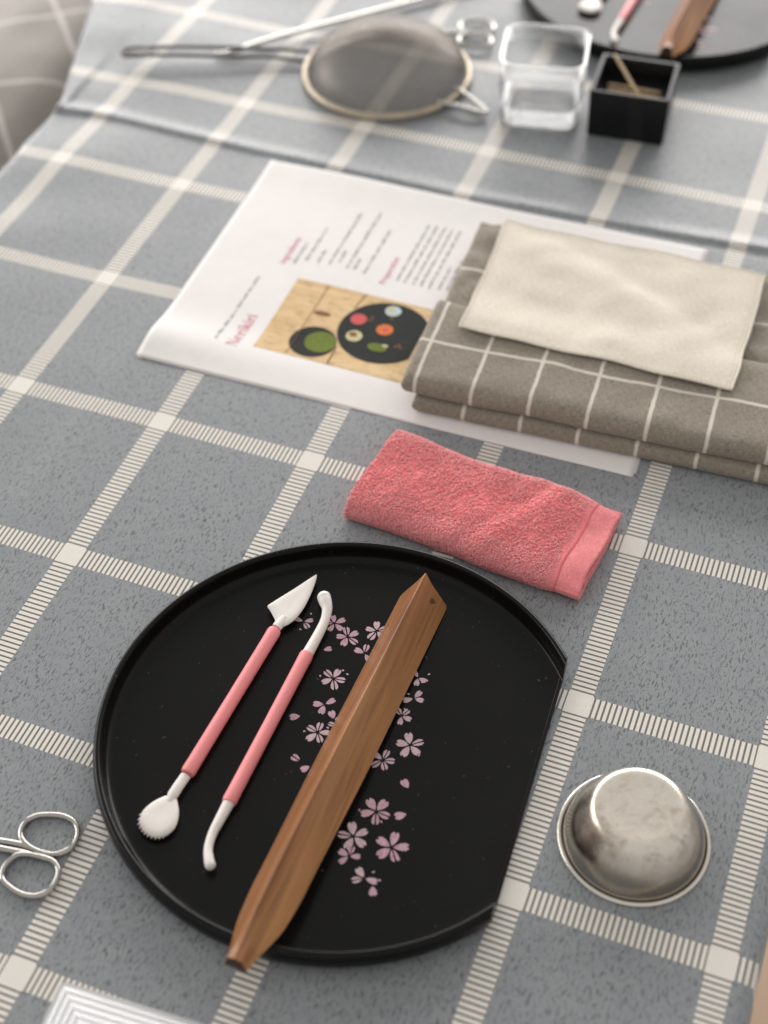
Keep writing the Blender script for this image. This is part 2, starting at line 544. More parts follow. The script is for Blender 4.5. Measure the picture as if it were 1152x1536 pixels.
# ------------------------------------------------------------------ cloth beside the table
lap = thing("draped_cloth", (-30, 40, -9), 0, "brown-grey cloth with pale check lines draped beside the left table edge", "cloth")
V, UVm = [], []
nu, nvv = 70, 60
for i in range(nu):
    for j in range(nvv):
        x = -34 + 50.5 * i / (nu - 1)             # world -64 .. -13.5
        y = -45 + 95 * j / (nvv - 1)
        wx = x - 30
        z = 3.0 + 0.35 * math.sin(wx * 0.42 + 0.03 * y) + 0.8 * wav(wx, y * .5, 2.2, .10) + 0.5 * wav(wx, y, 8.8, .25)
        z += -0.03 * (x - 4) ** 2 * (1 if x > 4 else 0.25) * 0.5
        z += -3.2 * max(0, (x - 8.5) / 8.0) ** 1.5 - 0.012 * max(0, abs(y) - 25) ** 2
        V.append((x, y, z)); UVm.append((x * .75 + .65 * y, y * .75 - .65 * x))
o = obj("cloth_sheet", V, [tuple(reversed(f)) for f in grid((nu, nvv))], 'lap', lap, UVm)
md = o.modifiers.new("thickness", 'SOLIDIFY'); md.thickness = 0.0015

# ------------------------------------------------------------------ half-moon tray with blossom print
TC, TR = (26.5, -16.32), math.radians(2.84)
tray = thing("serving_tray", (TC[0], TC[1], 0), TR, "large black half-moon tray with pink blossom print holding the wooden stick, in the foreground", "tray", "black half-moon trays")
prof = [(0.0, 0.0), (10.3, 0.0), (10.7, 0.02), (11.10, 0.14), (11.30, 0.36), (11.38, 0.64), (11.38, 0.92), (11.33, 1.16), (11.27, 1.27), (11.20, 1.32), (11.11, 1.33),
        (11.04, 1.30), (10.99, 1.22), (10.96, 1.02), (10.94, 0.80), (10.91, 0.62), (10.86, 0.49), (10.76, 0.405), (10.55, 0.365), (10.3, 0.355), (0.0, 0.35)]
bm = bmesh.new()
rings = []
SEG = 200
for r, z in prof:
    if r == 0:
        rings.append([bm.verts.new((0, 0, z * S))] * SEG)
    else:
        rings.append([bm.verts.new((r * S * math.cos(2 * math.pi * k / SEG), r * S * math.sin(2 * math.pi * k / SEG), z * S)) for k in range(SEG)])
for i in range(len(rings) - 1):
    for k in range(SEG):
        q = [rings[i][k], rings[i][(k + 1) % SEG], rings[i + 1][(k + 1) % SEG], rings[i + 1][k]]
        u = []
        for v in q:
            if v not in u: u.append(v)
        bm.faces.new(u)
res = bmesh.ops.bisect_plane(bm, geom=bm.verts[:] + bm.edges[:] + bm.faces[:], dist=1e-6, plane_co=(8.95 * S, 0, 0), plane_no=(1, 0, 0), clear_outer=True)
ed = [e for e in res['geom_cut'] if isinstance(e, bmesh.types.BMEdge)]
fl_ = bmesh.ops.holes_fill(bm, edges=ed, sides=0)
bm.normal_update()
cut = [e for e in bm.edges if all(abs(v.co.x - 8.95 * S) < 1e-5 for v in e.verts)]
bmesh.ops.recalc_face_normals(bm, faces=bm.faces[:])
me = bpy.data.meshes.new("tray_body"); bm.to_mesh(me); bm.free()
me.materials.append(MAT['lacquer'])
me.polygons.foreach_set("use_smooth", np.ones(len(me.polygons), dtype=bool))
me.set_sharp_from_angle(angle=math.radians(38))
tb = bpy.data.objects.new("tray_body", me); col.objects.link(tb); tb.parent = tray
bv = tb.modifiers.new("edge", 'BEVEL'); bv.width = 0.0011; bv.segments = 3; bv.limit_method = 'ANGLE'; bv.angle_limit = math.radians(55); bv.harden_normals = False

v, f = sweep([(8.84, y_, .375) for y_ in np.linspace(-6.75, 6.75, 24)], .085, seg=12, flat=.9)
obj("edge_lip", v, f, 'lacquer', tray)
PET = [(0.10, 0.0), (0.30, 0.15), (0.55, 0.25), (0.80, 0.27), (0.97, 0.17), (1.0, 0.09), (0.86, 0.0), (1.0, -0.09), (0.97, -0.17), (0.80, -0.27), (0.55, -0.25), (0.30, -0.15)]
def petal(cx, cy, r, ang, z, squeeze=1.0, split=False):
    ca, sa = math.cos(ang), math.sin(ang)
    out = []
    polys = [PET]
    if split:                                   # some petals are printed as two halves with a dark vein between
        up = [(0.16, 0.05), (0.30, 0.15), (0.55, 0.25), (0.80, 0.27), (0.97, 0.17), (1.0, 0.09), (0.86, 0.05), (0.5, 0.045)]
        polys = [up, [(a, -b) for a, b in reversed(up)]]
    for P in polys:
        out.append(([(cx + (a * ca - b * squeeze * sa) * r, cy + (a * sa + b * squeeze * ca) * r, z) for a, b in P], [tuple(range(len(P)))]))
    return out
# x, y in the tray's frame, radius, how many petals are printed
BL = [(-2.54, 6.21, .66, 5), (-1.66, 5.61, .72, 5), (-.42, 6.38, .72, 5), (-.55, 4.89, .66, 3), (-1.51, 3.03, .75, 5), (-1.40, 1.48, .68, 3),
      (-1.19, -.10, .74, 5), (-.40, .50, .60, 5), (-4.04, 5.87, .62, 3), (2.34, 4.27, .55, 3), (2.5, 3.07, .62, 3), (2.25, 1.94, .60, 4),
      (3.09, .51, .80, 5), (2.15, -.63, .70, 5), (2.69, -3.28, .84, 5), (2.13, -4.77, .88, 5), (3.88, -4.79, .88, 5), (2.25, -5.75, .66, 4), (3.22, -6.55, .68, 3)]
for (x, y, r, n) in BL:
    r *= 0.84
    a0 = rnd.uniform(0, 6.28)
    parts = []
    for k in range(5):
        if n == 3 and k in (1, 3): continue
        if n == 4 and k == 2: continue
        parts += petal(x, y, r * rnd.uniform(.92, 1.06), a0 + k * 1.2566 + rnd.uniform(-.06, .06), 0.362, rnd.uniform(.92, 1.12), rnd.random() < 0.34)
    for k in range(rnd.choice((0, 2, 3))):          # broken flecks of the print
        aa = rnd.uniform(0, 6.28); rr = r * rnd.uniform(.8, 1.1)
        parts += petal(x + rr * math.cos(aa), y + rr * math.sin(aa), .16, rnd.uniform(0, 6.28), 0.363)
    v, f = join(parts)
    obj("blossom", v, f, 'blossom' if rnd.random() < .6 else 'blossom_pale', tray, smooth=False)
for (x, y, r, a) in [(-.83, .98, .52, 2.2), (-2.43, .45, .55, 3.6), (-1.6, -1.75, .52, 2.8), (-1.03, -2.05, .50, 4.0), (-2.4, 4.57, .46, .6), (3.57, -1.58, .56, 2.4), (3.86, -3.10, .60, 3.7), (3.73, -6.95, .52, -1.2)]:
    v, f = join(petal(x - .4 * math.cos(a) * r, y - .4 * math.sin(a) * r, r, a, 0.362, 1.25, rnd.random() < .4))
    obj("petal", v, f, 'blossom', tray, smooth=False)

# ------------------------------------------------------------------ wooden three-sided stick
stick = thing("wooden_stick", (27.33, -7.25, 0.36), 0, "three-sided brown wooden stick lying across the foreground tray with its tapered end over the rim", "wooden stick", "three-sided wooden sticks")
V = []
ns = 64
slope = 0.046
for i in range(ns):
    L = 21.75 * (i / (ns - 1))
    if i == ns - 1: L = 21.75
    cx = -0.0155 * L
    zb = slope * L
    tp = max(0.0, (L - 17.6) / 4.15) ** 1.45                # narrows towards the blunt end
    q = max(0.0, (L - 19.3) / 2.45) ** 1.7                 # and its corners round off last
    hw, h = 1.22, 2.06
    tri = [(-hw, 0.05), (-hw + .07, 0.0), (hw - .07, 0.0), (hw, 0.05), (hw - .035, 0.13), (0.42, 1.375), (0.035, h - .035), (0.0, h - .012), (-0.035, h - .035), (-0.42, 1.375), (-hw + .035, 0.13)]
    ge = min(1.0, max(0.0, (L - 10.0) / 7.6))
    zc, rr, k_ = 0.86, 0.55, 1 - 0.08 * ge * ge * (3 - 2 * ge) - 0.35 * tp
    for (a, b) in tri:
        ang = math.atan2(b - zc * .8, a)
        x = a * k_ * (1 - q) + rr * math.cos(ang) * q
        z = (zc + (b - zc) * k_) * (1 - q) + (zc + rr * math.sin(ang)) * q
        yy = -L
        if i == 0: yy = -0.10 + (0.10 if b > 1.6 else 0.0); x *= 0.95; z = .06 + (z - .06) * .975
        V.append((x + cx, yy, z + zb))
F = grid((ns, 11), closed_v=True)
F = [tuple(reversed(f)) for f in F]
F.append(tuple(range(11)))
o = obj("shaft", V, F, 'walnut', stick, angle=17)
cap = [V[(ns - 1) * 11 + k] for k in range(11)]
c0 = np.mean(np.array(cap), axis=0)
inner = [tuple(c0 + (np.array(p) - c0) * .86 + np.array((0, -0.03, 0))) for p in cap]
v = cap + inner
f = grid((2, 11), closed_v=True)
f.append(tuple(range(11, 22)))
obj("end_face", v, [tuple(reversed(q)) for q in f], 'end_grain', stick, angle=30)
# small dark knot near the tip on the wide face
kn = []
for a_ in np.linspace(0, 2 * math.pi, 16, endpoint=False):
    x = 0.66 + .075 * math.cos(a_) * (1.1 + .25 * math.sin(3 * a_)) + .05 * math.sin(a_)
    y = -0.82 + .21 * math.sin(a_) * (1 + .15 * math.cos(2 * a_))
    xa, za, xb, zb_ = .42, 1.375, 1.22 - .035, .13
    kn.append((x + 0.0155 * y, y, zb_ + (za - zb_) * (xb - x) / (xb - xa) - slope * y + .012))
obj("knot", kn, [tuple(range(16))], 'knot', stick)

# ------------------------------------------------------------------ sculpting tools
def handle(parent, p0, p1):
    a, b = Vector(p0), Vector(p1)
    path, rad = [], []
    for t, r in [(0, .26), (.004, .32), (.02, .345), (.08, .335), (.5, .325), (.92, .335), (.98, .345), (.996, .32), (1, .26)]:
        path.append(a.lerp(b, t)); rad.append(r)
    v, f = sweep(path, rad, seg=14)
    return obj("handle", v, f, 'pink', parent, angle=40)

tool1 = thing("sculpting_tool", (21.0, -16.3, 0.36), 0, "pink tool with white leaf blade and serrated shell end, leftmost on the foreground tray", "sculpting tool", "pink and white sculpting tools")
T1 = lambda pts, z=None: [(p[0] - 21.0, p[1] + 16.3) + ((z,) if z is not None else ()) for p in pts]
handle(tool1, T1([(21.19, -11.87)], .34)[0], T1([(20.74, -20.8)], .34)[0])
neck = T1([(21.20, -11.7), (21.26, -11.4), (21.3, -11.0)])
v1 = sweep([(*neck[0], .34), (*neck[1], .35), (*neck[2], .36)], [.255, .27, .20], seg=14, flat=.75)
bl = T1([(21.79, -7.98), (21.91, -8.55), (21.98, -9.43), (21.97, -10.26), (21.83, -11.0), (21.54, -11.5), (21.25, -11.6), (21.03, -11.45), (20.89, -11.25), (20.47, -10.84), (20.26, -10.66), (20.36, -10.38), (21.11, -9.07), (21.65, -8.06)])
sm = [tuple(p) for p in spline(bl, 56, closed=True)]
def lens(outline, z0, z1, ctr, rim=.45):
    n = len(outline); vs = []
    for s_, z in [(.90, z0), (1.0, z0 + (z1 - z0) * .35), (1.0, z0 + (z1 - z0) * .55), (.94, z0 + (z1 - z0) * .82), (.75, z1), (.40, z1 - .012), (.02, z1 - .02)]:
        for p in outline:
            vs.append((ctr[0] + (p[0] - ctr[0]) * s_, ctr[1] + (p[1] - ctr[1]) * s_, z))
    f = grid((7, n), closed_v=True)
    f.append(tuple(6 * n + i for i in range(n))); f.append(tuple(reversed(range(n))))
    return vs, f
ctr = T1([(21.3, -10.3)])[0]
area = sum(sm[i - 1][0] * sm[i][1] - sm[i][0] * sm[i - 1][1] for i in range(len(sm)))
if area < 0: sm = sm[::-1]
v2 = lens(sm, .26, .47, ctr)
obj("leaf_blade", *join([v2, v1]), 'white', tool1, angle=50)
sh_raw = T1([(20.45, -22.0), (20.06, -22.41), (19.80, -22.87), (19.68, -23.32)])
top = [tuple(p) for p in spline(sh_raw, 12)]
teeth = []
arc = T1([(19.68, -23.32), (19.80, -23.78), (20.12, -24.08), (20.50, -24.22), (20.90, -24.20), (21.20, -24.02)])
ap = [np.array(p) for p in spline(arc, 23)]
cc = np.array(T1([(20.6, -23.0)])[0])
for i, p in enumerate(ap):
    d = (p - cc) / np.linalg.norm(p - cc)
    teeth.append(tuple(p + d * (0.055 if i % 2 else -0.075)))
rt = [tuple(p) for p in spline(T1([(21.24, -23.95), (21.42, -23.51), (21.38, -23.06), (21.23, -22.64), (20.98, -22.25), (20.78, -22.0)]), 16)]
shell = top[:-1] + teeth + rt
area = sum(shell[i - 1][0] * shell[i][1] - shell[i][0] * shell[i - 1][1] for i in range(len(shell)))
if area < 0: shell = shell[::-1]
v3 = lens(shell, .14, .42, tuple(cc))
nk = T1([(20.73, -20.9), (20.66, -21.5), (20.62, -22.0), (20.62, -22.35)])
v4 = sweep([(*nk[0], .34), (*nk[1], .34), (*nk[2], .33), (*nk[3], .32)], [.25, .255, .26, .16], seg=14, flat=.8)
obj("shell_end", *join([v3, v4]), 'white', tool1, angle=50)

tool2 = thing("sculpting_tool", (23.18, -17.0, 0.36), 0, "pink tool with curved white ball tips, beside the stick on the foreground tray", "sculpting tool", "pink and white sculpting tools")
T2 = lambda p, z: (p[0] - 23.18, p[1] + 17.0, z)
handle(tool2, T2((23.22, -12.65), .34), T2((23.13, -21.55), .34))
def ballend(pts, rads, name):
    pts3 = spline([(*T2(p[:2], p[2]), r) for p, r in zip(pts, rads)], 30)
    v, f = sweep([q[:3] for q in pts3], [q[3] for q in pts3], seg=18, caps=False)
    # round the tip
    tip = Vector(pts3[0][:3]); r = pts3[0][3]
    u, vv = [], []
    bs = bmesh.new(); bmesh.ops.create_icosphere(bs, subdivisions=3, radius=r * 1.02)
    sv = [tip + v_.co for v_ in bs.verts]; sf = [tuple(x.index for x in fc.verts) for fc in bs.faces]; bs.free()
    obj(name, *join([(v, f), (sv, sf)]), 'white', tool2)
ballend([(22.70, -9.22, .42), (22.86, -9.45, .42), (23.10, -9.82, .40), (23.25, -10.45, .36), (23.28, -11.3, .34), (23.24, -12.7, .34)], [.34, .325, .26, .235, .25, .28], "ball_tip")
ballend([(23.68, -24.60, .36), (23.52, -24.38, .36), (23.26, -23.9, .35), (23.12, -23.2, .34), (23.12, -22.5, .34), (23.14, -21.5, .34)], [.235, .225, .20, .205, .235, .27], "ball_tip")

# ------------------------------------------------------------------ recipe sheet
PX, PY, PR = 19.8, 15.1, math.radians(0.6)
sheet = thing("recipe_sheet", (PX, PY, 0), PR, "white printed recipe pages reading Nerikiri lying under the folded apron", "paper sheet")
def pz(x, y):                          # local height of the page: a soft roll along the near edge
    d = y + 10.45
    k = 0.08 + 0.92 * math.exp(-max(0, x + 14.9) / 8.0)
    z = 0.36 * k * math.exp(-((d - 2.0) / 1.7) ** 2) + 0.03 + 0.05 * wav(x, y, 6, .16)
    z += 0.10 * math.exp(-((x + 9) / 5.0) ** 2) * max(0, d / 21) + 0.08 * math.exp(-((d - 21) / 2.0) ** 2)
    return z
def page(name, dx, dy, dz, sc):
    V = []
    nu, nv_ = 90, 110
    for i in range(nu):
        for j in range(nv_):
            u, w_ = -14.88 + 29.76 * i / (nu - 1), -10.45 + 20.9 * j / (nv_ - 1)
            skew = (w_ + 10.45) / 20.9
            V.append((u + dx - 0.25 * skew + .12, w_ + dy, pz(u, w_) * sc + dz))
    o = obj(name, V, [tuple(reversed(f)) for f in grid((nu, nv_))], 'paper', sheet)
    md = o.modifiers.new("thickness", 'SOLIDIFY'); md.thickness = 0.00012; md.offset = -1
    return o
page("page", 0, 0, 0.045, 1.0)
page("page", 0.10, -0.06, 0.0, 0.93)
def on_page(p, lift=0.018):               # world xy -> sheet's own frame, laid on the page
    c, s_ = math.cos(-PR), math.sin(-PR)
    x, y = p[0] - PX, p[1] - PY
    x, y = c * x - s_ * y, s_ * x + c * y
    return (x, y, pz(x, y) + 0.045 + lift)
def flat_print(name, polys, mat, lift, parent=None):
    vs, fs = [], []
    for P in polys:
        o_, m = len(vs), len(P)
        if m < 8:
            vs += [on_page(p, lift) for p in P]; fs.append(tuple(range(o_, o_ + m))); continue
        cx, cy = sum(p[0] for p in P) / m, sum(p[1] for p in P) / m      # rings, so that the print follows the page
        for q in (1.0, .75, .5, .25):
            vs += [on_page((cx + (p[0] - cx) * q, cy + (p[1] - cy) * q), lift) for p in P]
        vs.append(on_page((cx, cy), lift))
        for r_ in range(3):
            fs += [(o_ + r_ * m + k, o_ + r_ * m + (k + 1) % m, o_ + (r_ + 1) * m + (k + 1) % m, o_ + (r_ + 1) * m + k) for k in range(m)]
        fs += [(o_ + 3 * m + k, o_ + 3 * m + (k + 1) % m, o_ + 4 * m) for k in range(m)]
    ob = obj(name, vs, fs, mat, parent or sheet, smooth=False)
    return ob
def rect_grid(name, x0, y0, x1, y1, mat, lift, n=60):
    vs = [on_page((x0 + (x1 - x0) * i / n, y0 + (y1 - y0) * j / n), lift) for i in range(n + 1) for j in range(n + 1)]
    return obj(name, vs, [tuple(reversed(f)) for f in grid((n + 1, n + 1))], mat, sheet)
photo = rect_grid("printed_photo", 11.32, 7.52, 22.6, 14.4, 'print_wood', 0.012)
def disc(cx, cy, rx, ry, n=32, cut=None):
    P = []
    for k in range(n):
        a = 2 * math.pi * k / n
        x = rx * math.cos(a)
        if cut is not None: x = min(x, cut)
        P.append((cx + x, cy + ry * math.sin(a)))
    return P
flat_print("photo_seam", [[(15.95, 7.55), (16.05, 7.55), (15.97, 9.2), (15.9, 9.2)]], 'print_seam', 0.018, photo)
flat_print("photo_seam", [[(15.6, 12.9), (15.68, 12.9), (15.92, 14.38), (15.84, 14.38)]], 'print_seam', 0.018, photo)
flat_print("photo_seam", [[(13.35, 7.55), (13.39, 7.55), (13.42, 14.38), (13.37, 14.38)]], 'print_brown', 0.018, photo)
flat_print("photo_blot", [disc(14.0, 11.75, .55, .22)], 'print_brown', 0.018, photo)
flat_print("photo_bowl", [disc(14.45, 9.15, 1.42, 1.42)], 'print_black', 0.024, photo)
flat_print("photo_tea", [disc(14.88, 9.28, .95, .95)], 'print_green', 0.032, photo)
flat_print("photo_tray", [disc(18.1, 11.35, 2.78, 2.78, 48, 2.2)], 'print_black', 0.024, photo)
for (cx, cy, rx, ry, m_) in [(16.25, 12.01, .5, .5, 'print_pink'), (17.95, 13.42, .5, .48, 'print_blue'), (16.55, 10.49, .5, .5, 'print_cream'), (18.07, 11.63, .52, .5, 'print_orange'), (18.20, 9.98, .60, .36, 'print_green')]:
    flat_print("photo_sweet", [disc(cx, cy, rx, ry, 18)], m_, 0.032, photo)
flat_print("photo_sweet", [disc(18.1, 11.63, .18, .18, 10)], 'print_pink', 0.040, photo)
flat_print("photo_sweet", [disc(16.45, 10.6, .26, .22, 10)], 'print_brown', 0.040, photo)
flat_print("photo_sweet", [disc(17.75, 13.5, .22, .26, 10)], 'print_cream', 0.040, photo)
flat_print("photo_sweet", [disc(18.6, 10.25, .2, .13, 8)], 'print_cream', 0.040, photo)
flat_print("photo_crumbs", [disc(17.3 + .5 * math.cos(k * 2.1) * (1 + .2 * k % 1), 12.2 + .28 * k % .9 - .3, .09, .09, 6) for k in range(5)] + [disc(19.2 + .15 * k, 10.4 + .2 * (k % 2), .1, .1, 6) for k in range(3)], 'print_brown', 0.032, photo)

# title in serif capitals and lower case, running up the page; s along the line, t upwards from the baseline
def bar(s0, t0, s1, t1): return [(s0, t0), (s1, t0), (s1, t1), (s0, t1)]
def strip(pts, w_):
    out = []
    for i in range(len(pts) - 1):
        (a, b), (c, d) = pts[i], pts[i + 1]
        L = math.hypot(c - a, d - b); nx, ny = -(d - b) / L * w_ / 2, (c - a) / L * w_ / 2
        out.append([(a - nx, b - ny), (c - nx, d - ny), (c + nx, d + ny), (a + nx, b + ny)])
    return out
def stem(s, h, w_=.085): return [bar(s - w_ / 2, 0, s + w_ / 2, h), bar(s - .11, 0, s + .11, .022), bar(s - .11, h - .022, s + w_ / 2, h)]
def gl(ch):
    if ch == 'N': return [bar(.06, 0, .085, .62), bar(0, 0, .15, .022), bar(0, .60, .12, .62), [(.06, .62), (.17, .62), (.53, 0), (.45, 0)], bar(.50, 0, .525, .62), bar(.43, .60, .60, .62)], .66
    if ch == 'e':
        c = [(.20 + .17 * math.cos(a), .205 + .20 * math.sin(a)) for a in np.linspace(0, 5.4, 15)]
        return strip(c[:5], .04) + strip(c[4:12], .085) + strip(c[11:], .035) + [bar(.05, .20, .36, .225)], .44
    if ch == 'r': return stem(.11, .41) + strip([(.15, .28), (.20, .36), (.27, .40)], .035) + [disc(.29, .36, .05, .05, 10)], .36
    if ch == 'i': return stem(.11, .41) + [disc(.11, .55, .055, .055, 10)], .25
    if ch == 'k': return stem(.11, .64) + strip([(.15, .19), (.36, .39)], .03) + [[(.20, .22), (.28, .30), (.46, 0), (.35, 0)], bar(.27, .385, .44, .41), bar(.31, 0, .50, .022)], .48
polys, s = [], 0.0
for ch in "Nerikiri":
    g, adv = gl(ch)
    polys += [[(10.42 - t_ * 1.12, 7.08 + (s + s_) * 1.06) for s_, t_ in P] for P in g]
    s += adv
flat_print("title_text", polys, 'red_ink', 0.014)

def words(text, x, y, size, mat, name):
    cu = bpy.data.curves.new("lettering", 'FONT'); cu.body = text; cu.size = size; cu.resolution_u = 2
    to = bpy.data.objects.new("lettering", cu); col.objects.link(to)
    dg = bpy.context.evaluated_depsgraph_get()
    me = bpy.data.meshes.new_from_object(to.evaluated_get(dg))
    vs = [on_page((x - v_.co.y, y + v_.co.x), 0.010) for v_ in me.vertices]
    fs = [tuple(p.vertices) for p in me.polygons]
    bpy.data.objects.remove(to); bpy.data.curves.remove(cu); bpy.data.meshes.remove(me)
    if vs: return obj(name, vs, fs, mat, sheet, smooth=False)
words("Ingredients", 9.98, 15.40, .62, 'red_ink', "heading_text")
words("Preparation", 16.55, 15.62, .60, 'red_ink', "heading_text")
def text_line(x, y0, y1, h=.20, seed=0):
    r = random.Random(seed); out = []; y = y0
    while y < y1:                                # unreadable small print: letter-sized strokes in words
        n = r.randint(2, 8)
        for k in range(n):
            if y > y1: break
            hh = h * r.choice((.55, .6, .6, .9))
            out.append([(x, y), (x, y + .085), (x - hh, y + .085), (x - hh, y)]); y += .135
        y += .13
    return out
P = text_line(9.03, 7.34, 13.79, .24, 1)
flat_print("small_print", P, 'grey_ink', 0.014)
P = []
for i, (x, a, b) in enumerate([(10.57, 15.64, 17.9), (11.2, 16.2, 19.6), (11.96, 16.2, 17.6), (12.68, 16.3, 21.9), (13.2, 16.7, 17.9), (13.85, 16.3, 22.4), (14.35, 16.4, 17.5), (15.05, 16.2, 20.8)]):
    P += text_line(x, a, b, .24, 10 + i)
flat_print("small_print", P, 'grey_ink', 0.014)
P = []
for i, (x, a, b) in enumerate([(17.2, 16.3, 22.3), (17.72, 16.25, 22.3), (18.26, 16.25, 22.35), (18.76, 16.25, 22.3), (19.3, 16.2, 22.25), (19.9, 16.3, 18.6), (20.4, 16.4, 19.4)]):
    P += text_line(x, a, b, .24, 30 + i)
flat_print("small_print", P, 'grey_ink', 0.014)

# ------------------------------------------------------------------ folded check apron
AX, AY, AR = 21.25, 5.25, math.radians(2.9)
apron = thing("folded_apron", (AX, AY, 0), AR, "folded taupe apron with pale window-check lines stacked on the recipe pages", "apron")
def pad(name, prof, x0, x1, mat, parent, nx=90, rnd_end=0.28, amp=0.05, seed=0, uo=0.0, vo=0.0, skew=0.0, freq=.35, tilt=None):
    """soft folded layer: closed (y, z) profile run along x with slack folds and rounded ends"""
    P = spline(prof, 84, closed=True)
    P = [np.array(p) for p in P]
    zc = np.mean([p[1] for p in P])
    arc = [0.0]
    for i in range(1, len(P) + 1):
        arc.append(arc[-1] + np.linalg.norm(P[i % len(P)] - P[i - 1]))
    V, U = [], []
    xs = np.concatenate([[x0, x0 + .04, x0 + .12, x0 + .25, x0 + .45], np.linspace(x0 + .7, x1 - .7, nx), [x1 - .3, x1 - .1, x1]])
    m = len(P) + 1
    for x in xs:
        e = min(x - x0, x1 - x)
        k = 1.0 if e > rnd_end else math.sqrt(max(0.0, 1 - (1 - e / rnd_end) ** 2)) * .75 + .25
        for j in range(m):
            p = P[j % len(P)]
            z = zc + (p[1] - zc) * k
            y = p[0] + skew * x
            hi = min(1.0, max(0, (p[1] - zc) * 3 + .5))
            z += hi * (amp * wav(x, y, seed, freq) + amp * .5 * wav(x, y, seed + 4, freq * 2.7))
            y += amp * 1.2 * wav(x, p[1] * 2, seed + 9, freq * .8)
            if tilt: z += tilt(x, y) * hi
            V.append((x, y, z)); U.append((x + uo, arc[j] + vo))
    nxs = len(xs)
    F = grid((nxs, m))
    F.append(tuple(range(m - 1))); F.append(tuple((nxs - 1) * m + j for j in reversed(range(m - 1))))
    o = obj(name, V, F, mat, parent, U)
    bm = bmesh.new(); bm.from_mesh(o.data); bmesh.ops.recalc_face_normals(bm, faces=bm.faces[:]); bm.to_mesh(o.data); bm.free()
    return o
# each profile starts on the underside and runs up over the near fold, then back along the top
pad("apron_layer", [(15.6, .12), (8, .10), (2.0, .12), (.55, .12), (.26, .36), (.28, .74), (.7, 1.0), (3, 1.06), (9, 1.08), (15.8, 1.05), (16.1, .6)], 0.75, 24.8, 'apron', apron, seed=2, uo=0.35, vo=1.2, amp=.05)
pad("apron_layer", [(7.6, 1.0), (4, .98), (1.8, .98), (.95, 1.0), (.66, 1.20), (.58, 1.60), (.74, 1.98), (1.15, 2.22), (2.1, 2.30), (4.5, 2.30), (7.4, 2.25), (7.9, 1.7)], 0.0, 25.2, 'apron', apron, seed=11, vo=-7.4, uo=0.02, amp=.14, freq=.28)
pad("apron_layer", [(16.2, .95), (12, 1.0), (7.2, 1.0), (6.7, 1.3), (7.0, 1.62), (9, 1.75), (12, 1.68), (16.3, 1.5), (16.7, 1.2)], 0.25, 25.0, 'apron', apron, seed=23, uo=0.9, vo=4.4, amp=.22, freq=.6)

# ------------------------------------------------------------------ cream cloth
cream = thing("cream_cloth", (30.7, 15.9, 2.0), 0, "cream cotton cloth laid flat on top of the folded apron", "cloth")
cor = {'bl': (22.35, 21.7), 'fl': (23.03, 10.75), 'fr': (38.70, 10.75), 'br': (38.46, 21.75)}
V, UVm = [], []
nu, nv_ = 84, 64
def hz(x, y):                       # height over the apron
    return 0
for i in range(nu):
    for j in range(nv_):
        u, w_ = i / (nu - 1), j / (nv_ - 1)
        a = np.array(cor['fl']) * (1 - u) + np.array(cor['fr']) * u
        b = np.array(cor['bl']) * (1 - u) + np.array(cor['br']) * u
        p = a * (1 - w_) + b * w_
        t = min(1, max(0, (p[1] - 11.6) / 3.4)); t = t * t * (3 - 2 * t)
        z = 2.55 * (1 - t) + 2.16 * t
        lx = (p[0] - 30.7)
        wv = 0.26 * wav(p[0] + .5 * p[1], p[1] * .5, 3.0, .30) + 0.10 * wav(p[0], p[1], 7.7, .55)
        # a soft channel and a raised swell as in slack cotton
        wv += 0.20 * math.exp(-((lx * .35 + (p[1] - 16.5) * .8 - .3) / 1.3) ** 2) - 0.14 * math.exp(-((lx * .55 + (p[1] - 18.8)) / 1.0) ** 2)
        edge = min(1, min(u, 1 - u, w_, 1 - w_) * 7)
        z += wv * (.35 + .65 * edge) - 0.04 * (1 - edge) + 0.07
        if w_ < .06: z = max(z, 2.48)
        z = max(z, 2.44 * (1 - t) + 1.98 * t)
        p = p + np.array((0.10 * wav(p[1], 0, 2, .5), 0.12 * wav(p[0], 0, 5, .35)))
        V.append((p[0] - 30.7, p[1] - 15.9, z - 2.0)); UVm.append((p[0], p[1]))
cs = obj("cloth_sheet", V, [tuple(reversed(f)) for f in grid((nu, nv_))], 'cream', cream, UVm)
md = cs.modifiers.new("thickness", 'SOLIDIFY'); md.thickness = 0.0011; md.offset = -1
border = [j for j in range(nv_)] + [i * nv_ + nv_ - 1 for i in range(1, nu)] + [(nu - 1) * nv_ + j for j in range(nv_ - 2, -1, -1)] + [i * nv_ for i in range(nu - 2, 0, -1)]
v, f = sweep([(V[k][0], V[k][1], V[k][2] - .03) for k in border], .075, seg=8, closed=True)
obj("hem", v, f, 'cream', cream, [(p[0], p[1]) for p in v])
# thread stitches just inside the hem
sv = []
for side in range(4):
    for k in range(60):
        u = (k + .5) / 60
        fu, fv = [(u, .022), (u, .978), (.016, u), (.984, u)][side]
        i, j = fu * (nu - 1), fv * (nv_ - 1)
        i0, j0 = int(i), int(j); p = np.array(V[i0 * nv_ + j0]) * (1 - (i - i0)) + np.array(V[min(nu - 1, i0 + 1) * nv_ + j0]) * (i - i0)
        if side > 1: p = np.array(V[i0 * nv_ + j0]) * (1 - (j - j0)) + np.array(V[i0 * nv_ + min(nv_ - 1, j0 + 1)]) * (j - j0)
        d = np.array((.05, 0, 0)) if side < 2 else np.array((0, .05, 0))
        sv.append(sweep([tuple(p - d + (0, 0, .0)), tuple(p + (0, 0, .02)), tuple(p + d)], .014, seg=5))
st = obj("stitching", *join(sv), 'cream', cream, None); tag(st, kind="stuff")

